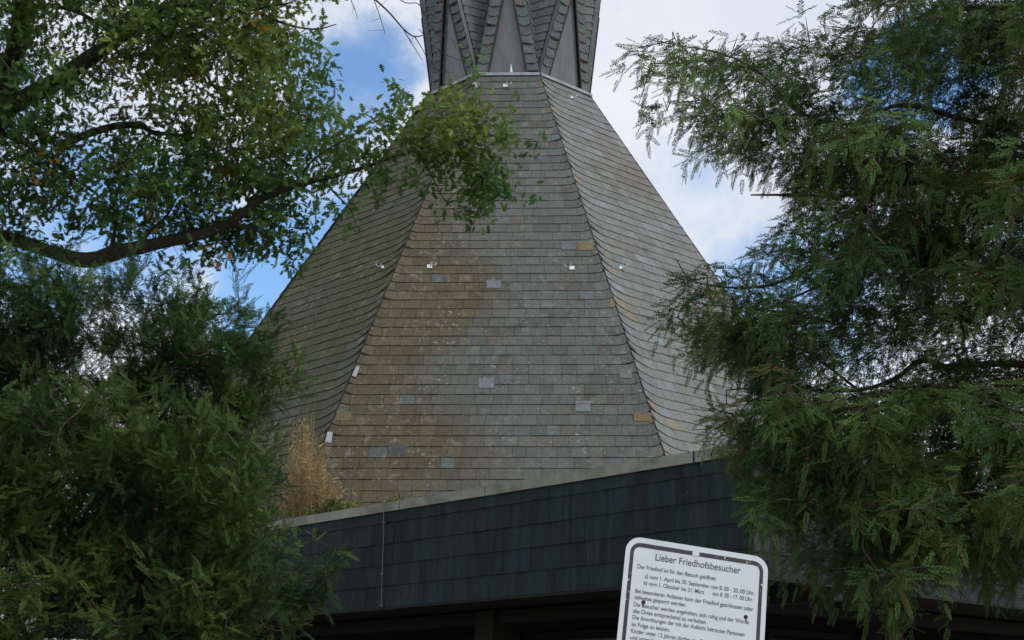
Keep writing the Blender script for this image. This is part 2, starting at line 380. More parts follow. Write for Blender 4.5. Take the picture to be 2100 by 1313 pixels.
# lead flashing on the ring
mb = MB()
for k in range(-4, 4):
    a, b = TOP[k], TOP[k+1 if k < 3 else -4]; d = (b-a).normalized(); nrm = Vector((d.y, -d.x, 0))
    mb.box(a+nrm*.015-Vector((0, 0, .035)), b-a, nrm*.05, Vector((0, 0, .06)))
mb.build('ring_flashing', [M_lead], chapel)

# ---------------------------------------------------------------- lantern: eight steep gables leaning outwards
H, RA, PEAK = 3.35, 2.04, Vector((CX, CY, Z1+6.2))
sub = lambda a, b, t: a+(b-a)*t
for k in range(-4, 4):
    a, b = TOP[k].copy(), TOP[k+1 if k < 3 else -4].copy(); a.z = b.z = Z1+.03
    mid = (a+b)/2; out = Vector((mid.x-CX, mid.y-CY, 0)).normalized()
    ap = Vector((CX, CY, Z1+H))+out*RA
    if k == -1: ap = at(1043.5, -188, 29.35)
    gab = empty('gable', mid); gab.parent = chapel; gab.matrix_parent_inverse = Matrix.Translation(-Vector((CX, CY, 0)))
    gab.location = mid
    nrm = (b-a).cross(ap-a).normalized(); bw = .245
    # inner triangle
    ia, ib = a+(b-a).normalized()*bw, b-(b-a).normalized()*bw
    tI = .62; iap = mid+(ap-mid)*tI
    rows = 18
    for side in (0, 1):
        o0, i0 = (a, ia) if side == 0 else (b, ib); mb = MB()
        q = [o0, i0, iap, ap]
        if (q[1]-q[0]).cross(q[-1]-q[0]).dot(nrm) < 0: q = [i0, o0, ap, iap]
        slates(mb, q, .20, .6, col_top, lift=.012, sweepL=(.035, .10), sweepR=(.035, .10))
        # edge return
        E1 = a if side == 0 else b
        bk = -nrm*.10
        q = [E1, ap, ap+bk, E1+bk]; mb.poly(q if side else q[::-1], (.14, .16, .17), 0)
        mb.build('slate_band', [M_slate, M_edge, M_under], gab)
    fr = MB()
    rec = -nrm*.05
    for p0 in (ia, ib): fr.tube([p0+nrm*.012, iap+nrm*.012], .022, 4)
    fr.box(ia-Vector((0, 0, .03)), ib-ia, nrm*.03, Vector((0, 0, .05)))
    fr.build('window_frame', [M_brown], gab)
    pn = MB(); P = [ia+rec, ib+rec, iap+rec]; pn.poly(P); pn.poly([p-nrm*.02 for p in P][::-1])
    for i in range(3): j = (i+1) % 3; pn.poly([P[j], P[i], P[i]-nrm*.02, P[j]-nrm*.02])
    pn.build('window_pane', [M_pane], gab)
    # roof slopes behind the gable
    for side in (0, 1):
        mb = MB(); bk = -nrm*.10
        if side == 0: tri = [a+bk, ap+bk, PEAK]; tri = [tri[0], tri[1], tri[2]][::-1]
        else: tri = [b+bk, ap+bk, PEAK]
        nn = (tri[1]-tri[0]).cross(tri[2]-tri[0]); cen = (tri[0]+tri[1]+tri[2])/3
        lat = (b-a).normalized()*(-1 if side == 0 else 1)
        if nn.dot(lat) < 0: tri = tri[::-1]
        slates(mb, tri, .20, .25, col_top, lift=.012)
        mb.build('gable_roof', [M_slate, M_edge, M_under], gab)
# small white cone on the sill of the front window
p = on_z(1048, 152, Z1+.03); cz = MB(); pts = [p+Vector((0, -.0, .0)), p+Vector((0, 0, .22))]
cz.tube(pts, [.042, .004], 12); cz.build('sill_cone', [M_white], chapel)
# glazed core behind the panes is empty: floor of the lantern
mb = MB(); mb.poly([TOP[k]-Vector((0, 0, .01)) for k in range(-4, 4)]); mb.build('lantern_floor', [M_soffit], chapel)

# ---------------------------------------------------------------- low wing with dark slate fascia
DCN = 14.5
corner = at(1537, 931, DCN); zc = corner.z; corner_b = zc-1.35
dl = Vector((-math.cos(A0-math.pi/4+math.pi/2-math.pi/2), -math.sin(A0-math.pi/4), 0)).normalized()     # left wing runs back-left
drr = Vector((math.cos(A0+math.pi/4), math.sin(A0+math.pi/4), 0)).normalized()                            # right wing runs back-right
r = ray(1539, 1180); t = (corner.y)/r[1]; zb = r[2]*t+EYE
print('corner', corner, 'zb', zb, 'ZR', ZR)
FH = zc-zb; LL, LR = 15.5, 15.0
up_ = Vector((0, 0, 1)); nl = Vector((dl.y, -dl.x, 0)); nl = nl if nl.y < 0 else -nl; nr_ = Vector((drr.y, -drr.x, 0)); nr_ = nr_ if nr_.y < 0 else -nr_
Cb = Vector((corner.x, corner.y, zb)); Ct = Vector((corner.x, corner.y, zc))
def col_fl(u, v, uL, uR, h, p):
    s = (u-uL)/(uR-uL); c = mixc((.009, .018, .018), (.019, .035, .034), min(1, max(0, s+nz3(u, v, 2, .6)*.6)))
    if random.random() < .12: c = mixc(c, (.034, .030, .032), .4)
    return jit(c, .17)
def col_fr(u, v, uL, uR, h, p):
    c = (.026, .031, .034);  # base lifted to carry the wing's sky reflection in the colour
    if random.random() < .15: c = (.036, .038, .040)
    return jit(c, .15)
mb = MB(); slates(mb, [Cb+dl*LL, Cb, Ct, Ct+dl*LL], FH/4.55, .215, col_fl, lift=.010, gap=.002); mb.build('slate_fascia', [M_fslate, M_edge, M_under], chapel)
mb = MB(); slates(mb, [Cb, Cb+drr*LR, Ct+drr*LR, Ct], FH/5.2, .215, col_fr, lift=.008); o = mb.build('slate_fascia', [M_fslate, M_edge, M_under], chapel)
o['label'] = 'slate fascia on the right wing, sky reflection put into its paler colour'
# body of the roof slab behind fascia, soffit, flat roof
Bl, Br = Cb+dl*LL, Cb+drr*LR; Bk = Bl+drr*LR
mb = MB(); k1 = up_*(-.002); ins = .02
c0 = Cb-nl*ins-nr_*ins; 
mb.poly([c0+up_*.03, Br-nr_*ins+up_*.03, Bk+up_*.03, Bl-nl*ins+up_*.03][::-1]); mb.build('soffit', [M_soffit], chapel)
mb = MB(); zt = ZR-zb; mb.poly([c0+up_*zt, Br-nr_*ins+up_*zt, Bk+up_*zt, Bl-nl*ins+up_*zt]); mb.build('flat_roof', [mat('roof_substrate', (.10, .085, .05), .95, var=.4, vscale=8, bump=.6)], chapel)
mb = MB()
for p0, p1 in ((Br, Bk), (Bk, Bl)): mb.box(p0, p1-p0, (Cb+(dl+drr)*7-p0).normalized()*.05, up_*(FH-.01))
mb.build('rear_fascia', [M_fslate], chapel)
# coping: sheet metal lengths with open joints
COP = .118
def coping(dirv, nv, joints, Ltot):
    js = [0]+joints+[Ltot]
    for a, b in zip(js, js[1:]):
        mb = MB(); o = Ct+dirv*(a+.006)+nv*.028
        mb.box(o-up_*.002, dirv*(b-a-.012), -nv*.30, up_*COP)
        mb.build('coping', [M_coping], chapel)
    mb = MB()
    mb.box(Ct+nv*.022+up_*.001, dirv*Ltot, -nv*.28, up_*(COP-.008)); mb.build('coping_joint', [M_dark], chapel)
def l_at(px):       # distance along the left wing at picture column px
    best = None
    for i in range(3000):
        s = i*.005; q = Ct+dl*s-Vector((0, 0, EYE)); qx = 1050+F*(np.dot(rt, q))/np.dot(fwd, q)
        if qx <= px: return s
    return 14
coping(dl, nl, [l_at(1427), l_at(998), l_at(822), l_at(560)], LL)
coping(drr, nr_, [2.2, 4.8, 7.4, 10, 12.6], LR)
# fascia top trim shadow line, bottom drip
mb = MB(); mb.box(Cb+nl*.012-up_*.03, dl*LL, -nl*.10, up_*.032); mb.box(Cb+nr_*.012-up_*.03, drr*LR, -nr_*.10, up_*.032); mb.build('drip_edge', [M_dark], chapel)
# lightning conductor cable on fascia
s = l_at(792.5); mb = MB(); q = Ct+dl*s+nl*.045
mb.tube([q+up_*(COP+.02), q-up_*.0, q-nl*.01-up_*.25, q-nl*.008-up_*.8, q-nl*.01-up_*FH, q-nl*.15-up_*(FH+.04)], .006, 6)
for z_ in (.15, .8, 1.2): mb.box(q-nl*.03-up_*z_-dl*.012, dl*.024, nl*.035, up_*.02)
mb.build('lightning_cable', [M_cable], chapel)
mb = MB(); q = Ct+dl*l_at(1427)+nl*.03; mb.tube([q+up_*COP, q+nl*.01+up_*.06, q+nl*.0-up_*.02], .008, 6); mb.build('cable_clip', [M_dark], chapel)
# recessed walls, doors and pillars under the slab
inset = 3.2
W0 = Cb-nl*inset-nr_*inset; W0.z = 0
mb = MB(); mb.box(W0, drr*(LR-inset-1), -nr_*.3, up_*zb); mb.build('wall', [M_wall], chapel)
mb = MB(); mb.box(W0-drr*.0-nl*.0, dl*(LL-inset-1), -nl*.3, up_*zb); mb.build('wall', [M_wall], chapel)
for dirv, nv, ss in ((dl, nl, (1.2, 3.4, 5.6, 7.8)), (drr, nr_, (1.2, 3.4, 5.6, 7.8))):
    for q in ss:
        f = MB(); o = W0+dirv*q+nv*.005; hh = zb-.35
        f.box(o+up_*.1, dirv*.08, nv*.06, up_*hh); f.box(o+dirv*1.8+up_*.1, dirv*.08, nv*.06, up_*hh); f.box(o+up_*(hh+.102), dirv*1.88, nv*.06, up_*.09)
        fo = f.build('window', [M_timber], chapel); p_ = MB(); p_.box(o+dirv*.082+up_*.1, dirv*1.716, nv*.02, up_*(hh)); p_.build('pane', [M_glassdark], fo)
for s_, nv, dirv in ((5.2, nl, dl), (9.6, nl, dl), (4.4, nr_, drr), (9.0, nr_, drr)):
    o = Cb+dirv*s_-nv*1.3; o.z = 0; mb = MB(); mb.box(o, dirv*.34, -nv*.34, up_*zb); mb.build('pillar', [M_pillar], chapel)
for dirv, nv in ((dl, nl), (drr, nr_)):
    mb = MB(); o = Cb-nv*1.35; mb.box(o-up_*.16, dirv*12, -nv*.22, up_*.15); mb.build('beam', [M_timber], chapel)

# ---------------------------------------------------------------- plants on the flat roof
def inst(template_v, Rm, T, S=None):
    V = np.einsum('kij,nj->kni', Rm, template_v)
    if S is not None: V = V*S[:, None, None] if S.ndim == 1 else V
    return V+T[:, None, :]
def frames(d, roll=None, rngx=rng):
    "rotation matrices with local x along d, random roll; columns x,y,z"
    d = d/np.linalg.norm(d, axis=1, keepdims=True); k = len(d)
    r0 = rngx.normal(size=(k, 3)); y = r0-(r0*d).sum(1, keepdims=True)*d; y /= np.linalg.norm(y, axis=1, keepdims=True)
    z = np.cross(d, y)
    return np.stack([d, y, z], axis=2)
def frames_up(d, upv, wob=.35, rngx=rng):
    d = d/np.linalg.norm(d, axis=1, keepdims=True); u = np.tile(np.array(upv, float), (len(d), 1))+rngx.normal(size=d.shape)*wob
    z = u-(u*d).sum(1, keepdims=True)*d; z /= np.linalg.norm(z, axis=1, keepdims=True); y = np.cross(z, d)
    return np.stack([d, y, z], axis=2)
def build_inst(name, tv, tf, Rm, T, S, tints, m, parent, tvary=None):
    """tf: dict size->(m,size) faces"""
    k = len(T); n_ = len(tv); V = np.einsum('kij,nj->kni', Rm, tv)*S[:, None, None]+T[:, None, :]
    faces = [(f[None]+(np.arange(k)*n_)[:, None, None]).reshape(-1, f.shape[1]) for f in tf]
    tn = np.repeat(tints[:, None, :], n_, 1)
    if tvary is not None: tn = tn*tvary[None, :, None]
    me = mesh_np(name, V.reshape(-1, 3), faces, [m], tn.reshape(-1, 3))
    return link(name, me, parent)
def roof_near(px, back):     # a point on the flat roof, 'back' metres behind the fascia at picture column px
    s_ = l_at(px)+back
    for _ in range(4):
        q = Ct+dl*s_-nl*back; q.z = ZR; v_ = q-Vector((0, 0, EYE)); qx = 1050+F*np.dot(rt, v_)/np.dot(fwd, v_); s_ += (qx-px)*.0085
    return q
# dried orange-brown shrub against the left hip
ds = roof_near(655, .45); dry = empty('dried_shrub', ds, 'dead orange-brown bushy plant on the flat roof beside the slate tower', 'shrub')
sv_, sf_, st_ = [], [], []
mb = MB(); 
nst = 900
base = np.array(ds); top_px = []
stemsV = MB()
for i in range(nst):
    u_ = rng.random(); px = 590+rng.random()*118; 
    hmax = np.interp(px, [590, 612, 625, 650, 680, 700, 735], [120, 170, 165, 120, 75, 60, 12]); 
    b0 = roof_near(px+rng.normal()*9, .25+rng.random()*.75); b0.z += .0
    hh = hmax/165*2.05*(.35+.65*rng.random())
    tip = b0+Vector((rng.normal()*.07-.03, rng.normal()*.07, hh)); midp = b0.lerp(tip, .5)+Vector((rng.normal()*.03, 0, 0))
    c = jit(mixc((.46, .35, .18), (.28, .20, .10), rng.random()), .2)
    stemsV.tube([b0, midp, tip], [.003, .0025, .001], 3, c, caps=False)
    for q in range(9):
        p0 = b0.lerp(tip, .25+.75*rng.random()); d_ = Vector((rng.normal(), rng.normal(), rng.random()+.2)).normalized()*.07*(.5+rng.random())
        w2 = Vector((rng.normal(), rng.normal(), rng.normal())).normalized()*.010
        stemsV.poly([p0-w2, p0+w2, p0+d_+w2*.3, p0+d_-w2*.3], c)
stemsV.build('dry_stalks', [M_dry], dry)
# thinner dried weeds, individually standing
for i, (px, hgt, lab) in enumerate(((752, 1.45, 'tall thin dry weed leaning right, nearest the orange shrub'), (770, .95, 'short dry branching weed in front of the lowest slates'), (735, .95, 'reddish dry weed just right of the orange shrub'), (806, .75, 'small pale dry weed standing furthest right on the flat roof'))):
    b0 = roof_near(px, .3); mb = MB(); e_ = empty('dry_weed', b0, lab, 'weed', 'dry weeds on the flat roof')
    c = jit((.27, .18, .11), .1); lean = (.18 if i == 0 else rng.normal()*.05)
    P = [b0+Vector((lean*t*t, 0, hgt*t)) for t in (0, .3, .6, 1)]; mb.tube(P, [.005, .004, .003, .002], 4, c)
    for q in range(26 if i else 14):
        t = .3+.7*rng.random(); p0 = b0+Vector((lean*t*t, 0, hgt*t)); d_ = Vector((rng.normal(), rng.normal()*.5, .6+rng.random())).normalized()*(.05+.13*rng.random())*(1-.4*t)
        mb.tube([p0, p0+d_], [.0025, .001], 3, c, caps=False)
        for z_ in range(5):
            p1 = p0+d_*(.5+.5*rng.random()); d2 = Vector(rng.normal(size=3)).normalized()*.02; w2 = Vector(rng.normal(size=3)).normalized()*.006; mb.poly([p1-w2, p1+w2, p1+d2], jit((.32, .2, .14), .2))
    mb.build('stalk', [M_dry], e_)
# moss and stonecrop behind the coping
lv = np.array([(0, -.25, 0), (.5, -.5, .08), (1, 0, .0), (.5, .5, .08), (0, .25, 0)], float); lf = [np.array([[0, 1, 2, 3, 4]])]
T, S_, TN = [], [], []
for i in range(5200):
    px = rng.choice([rng.uniform(600, 700), rng.uniform(620, 900), rng.uniform(620, 1300)]); q = roof_near(px, .0) if False else None
    T.append(px)
Ls = np.array(sorted(T)); la = np.array([l_at(x) for x in np.linspace(590, 1430, 60)]); lx = np.interp(Ls, np.linspace(590, 1430, 60), la)
T = np.array(Ct)[None]+np.array(dl)[None]*lx[:, None]-np.array(nl)[None]*(.2+rng.random(len(lx))**2*.5)[:, None]
hh = np.interp(Ls, [590, 700, 850, 1000, 1300], [.15, .09, .05, .03, .02]); T[:, 2] = Ct.z+COP-.03+hh*rng.random(len(lx))*(.5+.9*np.abs(np.sin(Ls*.07)+np.sin(Ls*.031)))
d = rng.normal(size=T.shape); d[:, 2] = np.abs(d[:, 2])+.3
cc = np.where((rng.random(len(T)) < .7)[:, None], np.array([.15, .19, .05]), np.array([.24, .20, .10]))*(.6+.6*rng.random((len(T), 1)))
ms = build_inst('moss', lv, lf, frames(d), T, .015+.03*hh/.1*rng.random(len(T))+.006, cc, M_moss, None)
tag(ms, 'yellow-green moss and stonecrop growing along the metal coping', 'moss', kind='stuff')

# ---------------------------------------------------------------- foliage
def grid_sampler(rows, x0, y0, cell, seed):
    G = np.array(rows, float)/9.0; rg = np.random.default_rng(seed)
    def val(x, y):
        gx = np.clip((x-x0)/cell-.5, 0, G.shape[1]-1.001); gy = np.clip((y-y0)/cell-.5, 0, G.shape[0]-1.001)
        ix, iy = gx.astype(int), gy.astype(int); fx, fy = gx-ix, gy-iy
        return G[iy, ix]*(1-fx)*(1-fy)+G[iy, ix+1]*fx*(1-fy)+G[iy+1, ix]*(1-fx)*fy+G[iy+1, ix+1]*fx*fy
    def sample(n, power=1.3):
        out = []
        while len(out) < n:
            x = x0+rg.random(4000)*cell*G.shape[1]; y = y0+rg.random(4000)*cell*G.shape[0]
            k = rg.random(4000) < val(x, y)**power; out += list(zip(x[k], y[k]))
        return np.array(out[:n])
    return sample, val
def extend(rows, left, right, top, v):
    "carry a crown on beyond the edges of the photograph, keeping its density"
    w0_ = sum(x**1.5 for r_ in rows for x in r_); W_ = len(rows[0])+left+right
    new = [[v]*W_ for _ in range(top)]+[[v if r_[0] else 0]*left+r_+[v if r_[-1] else 0]*right for r_ in rows]
    return new, sum(x**1.5 for r_ in new for x in r_)/w0_
def to_world(px, py, d):
    px, py, d = map(np.asarray, (px, py, d))
    rr = fwd[None]+rt[None]*((px-1050)/F)[:, None]-up[None]*((py-656.5)/F)[:, None]
    return rr*d[:, None]+np.array([0, 0, EYE])
def limb(mb, pts, dflt_d, rough=.12, nseg=5, ns=9, wob=.0):
    sp = smooth_path(pts, nseg); P = [at(p[0], p[1], p[2]) for p in sp]; rad = [max(p[3], .3)*p[2]/F for p in sp]
    if wob: P = [p+Vector((nz3(i*.7, wob, 1), nz3(i*.7, wob, 2), nz3(i*.7, wob, 3)))*wob for i, p in enumerate(P)]
    mb.tube(P, rad, ns, rough=rough); return P
def connect(mb, anchors, nodes, rmin=.004, rmax=.02, n3=3, maxlen=9, rstep=.0004):
    "grow thin twigs from each anchor to the nearest wood, nearest anchors first"
    nodes = [np.array(p) for p in nodes]; A = np.array(anchors); N_ = np.array(nodes)
    d = np.array([np.min(((N_-a)**2).sum(1)) for a in A]); order = np.argsort(d)
    buf = np.zeros((len(N_)+3*len(A), 3)); buf[:len(N_)] = N_; cnt = len(N_)
    for i in order:
        a = A[i]; q = buf[:cnt]; dd = ((q-a)**2).sum(1); j = int(np.argmin(dd)); b = q[j].copy(); ln = math.sqrt(dd[j])
        if ln < 1e-3: continue
        m_ = (a+b)/2+rng.normal(size=3)*ln*.08; m_[2] -= ln*.03
        mb.tube([b, m_, a], [rmin+rstep*10*ln+.002, rmin+.001, rmin*.6], n3, caps=False)
        buf[cnt] = m_; buf[cnt+1] = a; cnt += 2

# --- oak
def oak_leaf():
    out = [(0, 0), (.12, .03), (.24, .18), (.29, .05), (.44, .29), (.48, .06), (.66, .33), (.69, .09), (.86, .22), (.88, .08), (1.0, .0)]
    V = [(x, y, .10*abs(y)+.06*math.sin(x*3)) for x, y in out]+[(x, -y, .10*abs(y)+.06*math.sin(x*3)) for x, y in out[1:-1]]
    V += [(.5, 0, .055)]
    n_ = len(out); a = list(range(n_)); b = [0]+list(range(n_, n_+len(out)-2))+[n_-1]
    return np.array(V, float), [np.array([a+[len(V)-1]]), np.array([(b+[len(V)-1])[::-1]])]
OG = ["7657889986521000000", "7647889986421000000", "6545787898521000000", "6464586588620000000", "5653356588741344200", "7643457788765477761",
      "7768778887776467620", "7876788877554346830", "5455666776421021300", "3221345665200000000", "2100122100000000000"]
OG = [[int(c) for c in r_] for r_ in OG]
OG = [r_ for r_ in OG]; OG, ofac = extend(OG, 9, 0, 0, 6)
OG = [[6]*20+[0]*8 for _ in range(3)]+OG; ofac *= 1.25
samp, oval = grid_sampler(OG, -540, -240, 60, 11)
oak = empty('oak_tree', at(-420, 1400, 17.5).xy.to_3d(), 'broad oak with lobed leaves and heavy dark limbs reaching over the slate tower', 'tree')
mb = MB()
OD = 17.0
tx = -430
nodes = []
def ol(pts, ns=9, rough=.12):
    P = limb(mb, pts, OD, rough=rough, ns=ns); nodes.extend([tuple(p) for p in P]); return P
base_pt = at(tx, 900, 17.5)
trunk = MB(); tb = Vector((base_pt.x, base_pt.y, 0))
trunk.tube([tb+Vector((0, 0, -.2)), tb+Vector((.02, 0, .6)), tb+Vector((.05, 0, 2)), tb+Vector((.1, .05, 4)), at(tx+15, 560, 17.5), at(tx+60, 300, 17.4), at(tx+40, 60, 17.3), at(tx+30, -260, 17.3)], [.52, .42, .37, .36, .34, .27, .2, .1], 16, rough=.15)
trunk.build('trunk', [M_bark], oak, smooth=True)
ol([(tx+20, 520, 17.4, 40), (-250, 470, 17.2, 34), (-100, 370, 17, 30), (-20, 265, 16.9, 27), (10, 215, 16.9, 26), (22, 140, 16.9, 19), (42, 60, 16.9, 21), (52, -20, 16.9, 20), (70, -120, 16.9, 17), (90, -260, 17, 8)])
ol([(-10, 235, 16.9, 21), (60, 197, 16.8, 19), (120, 165, 16.7, 18), (180, 120, 16.6, 16), (240, 82, 16.5, 14), (300, 45, 16.4, 12), (360, 15, 16.4, 10), (430, -30, 16.3, 8), (520, -80, 16.2, 5)])
ol([(tx+15, 560, 17.3, 28), (-200, 500, 17, 22), (-60, 478, 16.9, 17), (30, 492, 16.8, 15), (110, 518, 16.7, 14), (180, 534, 16.6, 17), (240, 518, 16.5, 16), (320, 500, 16.4, 13), (400, 483, 16.3, 12), (470, 458, 16.2, 10), (530, 412, 16.1, 8), (590, 385, 16.0, 8), (660, 366, 16, 6), (720, 352, 16, 4.5), (790, 328, 16, 3.6), (850, 308, 16, 2.5), (930, 290, 16, 1.6), (1010, 278, 16, 1)])
ol([(285, 505, 16.4, 6), (303, 478, 16.4, 5), (330, 455, 16.3, 3.5), (352, 430, 16.3, 2)], 6)
ol([(226, 520, 16.5, 6), (236, 470, 16.6, 4), (234, 420, 16.6, 3), (246, 380, 16.6, 2)], 6)
ol([(120, 300, 17.3, 8), (190, 272, 17.2, 8), (245, 258, 17.1, 8), (290, 258, 17, 7), (315, 272, 17, 5), (370, 278, 17, 3), (430, 300, 17, 2)], 7)
ol([(312, 272, 17, 4), (290, 290, 17, 3), (276, 315, 17, 2)], 5)
ol([(545, 400, 16.1, 4), (575, 350, 16.1, 3.4), (590, 300, 16.1, 2.6), (605, 250, 16.1, 2)], 5)
ol([(300, 45, 16.4, 5), (345, 75, 16.3, 4), (440, 30, 16.3, 3.5), (520, 20, 16.2, 3), (600, 5, 16.2, 2)], 5)
ol([(240, 82, 16.5, 5), (330, 60, 16.6, 4), (400, 110, 16.4, 3), (440, 180, 16.4, 2.6), (510, 230, 16.4, 1.6)], 5)
ol([(430, -30, 16.3, 4), (560, 40, 16.3, 3), (640, 60, 16.3, 2), (690, 50, 16.3, 1)], 5)
for q in ([(385, 60, 16.5, 2.4), (392, 120, 16.5, 2), (404, 190, 16.5, 1.4), (410, 235, 16.5, .8)], [(330, 60, 16.5, 2), (318, 110, 16.4, 1.6), (300, 130, 16.4, 1)], [(420, 70, 16.3, 2), (440, 130, 16.3, 1.5), (455, 220, 16.3, 1)],
          [(470, 458, 16.2, 4), (520, 470, 16.2, 3), (560, 485, 16.1, 2), (600, 470, 16.1, 1.4)], [(660, 366, 16, 3), (690, 400, 16, 2), (720, 430, 16, 1.2)], [(850, 308, 16, 2), (880, 350, 16, 1.6), (905, 400, 16, 1.2), (930, 430, 16, .8)],
          [(850, 308, 16, 2), (900, 250, 16, 1.4), (950, 235, 16, 1)], [(600, 385, 16, 3), (640, 330, 16, 2.4), (700, 290, 16, 1.6), (760, 260, 16, 1)], [(-30, 260, 17, 8), (60, 300, 17, 5), (130, 350, 17, 4), (200, 400, 17, 3)], [(20, 20, 17, 7), (100, 12, 16.8, 5), (170, 30, 16.8, 4), (230, 70, 16.8, 2)]):
    ol(q, 5)
# bare hanging twigs at top
bare = MB()
for q in ([(700, -60, 16.2, 2.2), (770, 0, 16.2, 2), (800, 28, 16.2, 1.8), (828, 60, 16.2, 1.6), (850, 75, 16.2, 1.4), (874, 71, 16.2, .8)], [(850, 75, 16.2, 1.1), (866, 100, 16.2, .9), (884, 135, 16.2, .7), (905, 150, 16.2, .6)],
          [(765, -5, 16.2, 1), (778, 30, 16.2, .9), (790, 70, 16.2, .5)], [(826, 58, 16.2, 1), (845, 90, 16.2, .9), (867, 125, 16.2, .5)], [(860, 60, 16.1, .8), (880, 85, 16.1, .8), (910, 110, 16.1, .7), (950, 126, 16.1, .5)],
          [(790, -20, 16.2, 1.2), (830, 5, 16.2, 1), (860, 10, 16.2, 1), (885, 55, 16.2, .9), (940, 90, 16.1, .4)], [(715, -10, 16.2, 1), (728, 20, 16.2, .8), (733, 40, 16.2, .5)], [(880, 120, 16.1, .7), (900, 145, 16.1, .7), (928, 150, 16.1, .5)]):
    P = limb(bare, q, OD, ns=5, rough=0)
    for i in range(2):
        p0 = random.choice(P); dv = Vector((rng.normal()*.1, rng.normal()*.1, -.12)); bare.tube([p0, p0+dv*.6, p0+dv+Vector((.03, 0, 0))], [.003, .0022, .001], 3)
NCL = int(2050*ofac)
cl = samp(NCL, 2.1)
dz = 16.5+rng.normal(size=NCL)*.65; dz = np.where((cl[:, 1] > 430) & (rng.random(NCL) < .8), np.maximum(dz, 16.7), dz); dz = np.where(cl[:, 0] > 720, 15.9+rng.normal(size=NCL)*.22, dz)
CW = to_world(cl[:, 0], cl[:, 1], dz)
extra_px = [(812, 165), (806, 190), (820, 205), (845, 215), (1060, 262), (1075, 285), (1045, 290), (1020, 255), (1030, 380), (1040, 395), (1000, 400), (985, 380), (960, 430), (905, 430), (1010, 350), (975, 180), (972, 140), (968, 160), (965, 205), (985, 225), (930, 200)]
CW = np.concatenate([CW, to_world(np.array([p[0] for p in extra_px]), np.array([p[1] for p in extra_px]), np.full(len(extra_px), 15.9))])
connect(mb, CW[::2], nodes, rmin=.0035)
mb.build('limbs', [M_bark], oak, smooth=True)
bare.build('bare_twigs', [M_bark], oak, smooth=True)
lv, lf = oak_leaf()
T, D, Sx, TI = [], [], [], []
for i, c in enumerate(CW):
    nL = rng.integers(8, 15); dirn = rng.normal(size=3); dirn[2] -= .3; dirn /= np.linalg.norm(dirn)
    g0 = nz3(c[0], c[2], c[1], .9)
    warm = max(0, min(1, g0*1.3-.05+ (0.35 if -4.6 < c[0] < -2.4 and c[2] > 7.6 else 0)))
    cb = np.array(mixc((.076, .158, .040), (.200, .270, .055), warm))
    if rng.random() < .010: cb = np.array((.28, .15, .03))
    for j in range(nL):
        p0 = c+dirn*rng.uniform(-.07, .11)+rng.normal(size=3)*.065
        dd = rng.normal(size=3)*.8+dirn*.8; dd[2] -= .15
        T.append(p0); D.append(dd); Sx.append(rng.uniform(.08, .135)); TI.append(cb*rng.uniform(.7, 1.35))
T, D, Sx, TI = map(np.array, (T, D, Sx, TI))
print('oak leaves', len(T))
build_inst('crown', lv, lf, frames_up(D, (0, -.2, 1), .8), T, Sx, TI, M_leaf, oak)

# --- yew shoots
def shoot(nn=10, L_=1.0, nl_=.17, w_=.066, fine=True):
    V, Q, var = [], [], []
    # stem
    for k in range(3):
        a = 2*math.pi*k/3; V += [(0, .008*math.cos(a), .008*math.sin(a)), (L_, .004*math.cos(a), .004*math.sin(a))]; var += [.7, .8]
    for k in range(3): j = (k+1) % 3; Q.append((2*k, 2*j, 2*j+1, 2*k+1))
    rg = np.random.default_rng(3)
    for i in range(nn):
        for s_ in (-1, 1):
            x = L_*(.06+.94*(i+.5*(s_ > 0))/nn); ln = nl_*(1-.45*(x/L_)**4)*rg.uniform(.85, 1.1); ang = R(62-18*x/L_)+rg.normal()*.12; z = rg.normal()*.02
            dx, dy = math.cos(ang)*ln, math.sin(ang)*ln*s_; b = len(V)
            px_, py_ = -math.sin(ang)*w_/2*s_, math.cos(ang)*w_/2
            V += [(x, 0, 0), (x+dx*.55+px_, dy*.55+py_, z+.02), (x+dx, dy, z*1.5-.005), (x+dx*.55-px_, dy*.55-py_, z+.02)]
            Q.append((b, b+1, b+2, b+3)); var += [.75, .95, 1.12, .95]
    for s_ in (-.5, 0, .5):
        b = len(V); V += [(L_, -.008, 0), (L_, .008, 0), (L_+nl_*.7*math.cos(s_), nl_*.7*math.sin(s_), .01)]; Q.append((b, b+1, b+2)); var += [.9, .9, 1.25]
    q4 = np.array([q for q in Q if len(q) == 4]); q3 = np.array([q for q in Q if len(q) == 3])
    return np.array(V, float), [q4, q3], np.array(var)
SH = shoot()
def yew_crown(parent, T, D, S_, TI, upv=(0, -.3, 1), wob=.5, name='crown'):
    T, D, S_, TI = map(np.array, (T, D, S_, TI)); print(name, len(T))
    return build_inst(name, SH[0], SH[1], frames_up(D, upv, wob), T, S_, TI, M_yew, parent, SH[2])
def berries(parent, pts, r=.006):
    ico = bmesh.new(); bmesh.ops.create_icosphere(ico, subdivisions=1, radius=1); v = np.array([p.co[:] for p in ico.verts]); f = np.array([[x.index for x in q.verts] for q in ico.faces]); ico.free()
    k = len(pts); o = build_inst('berries', v, [f], np.tile(np.eye(3), (k, 1, 1)), np.array(pts), np.full(k, r), np.ones((k, 3)), M_berry, parent); o['kind'] = 'stuff'; return o
def pg(strs): return [[int(c) for c in s] for s in strs]

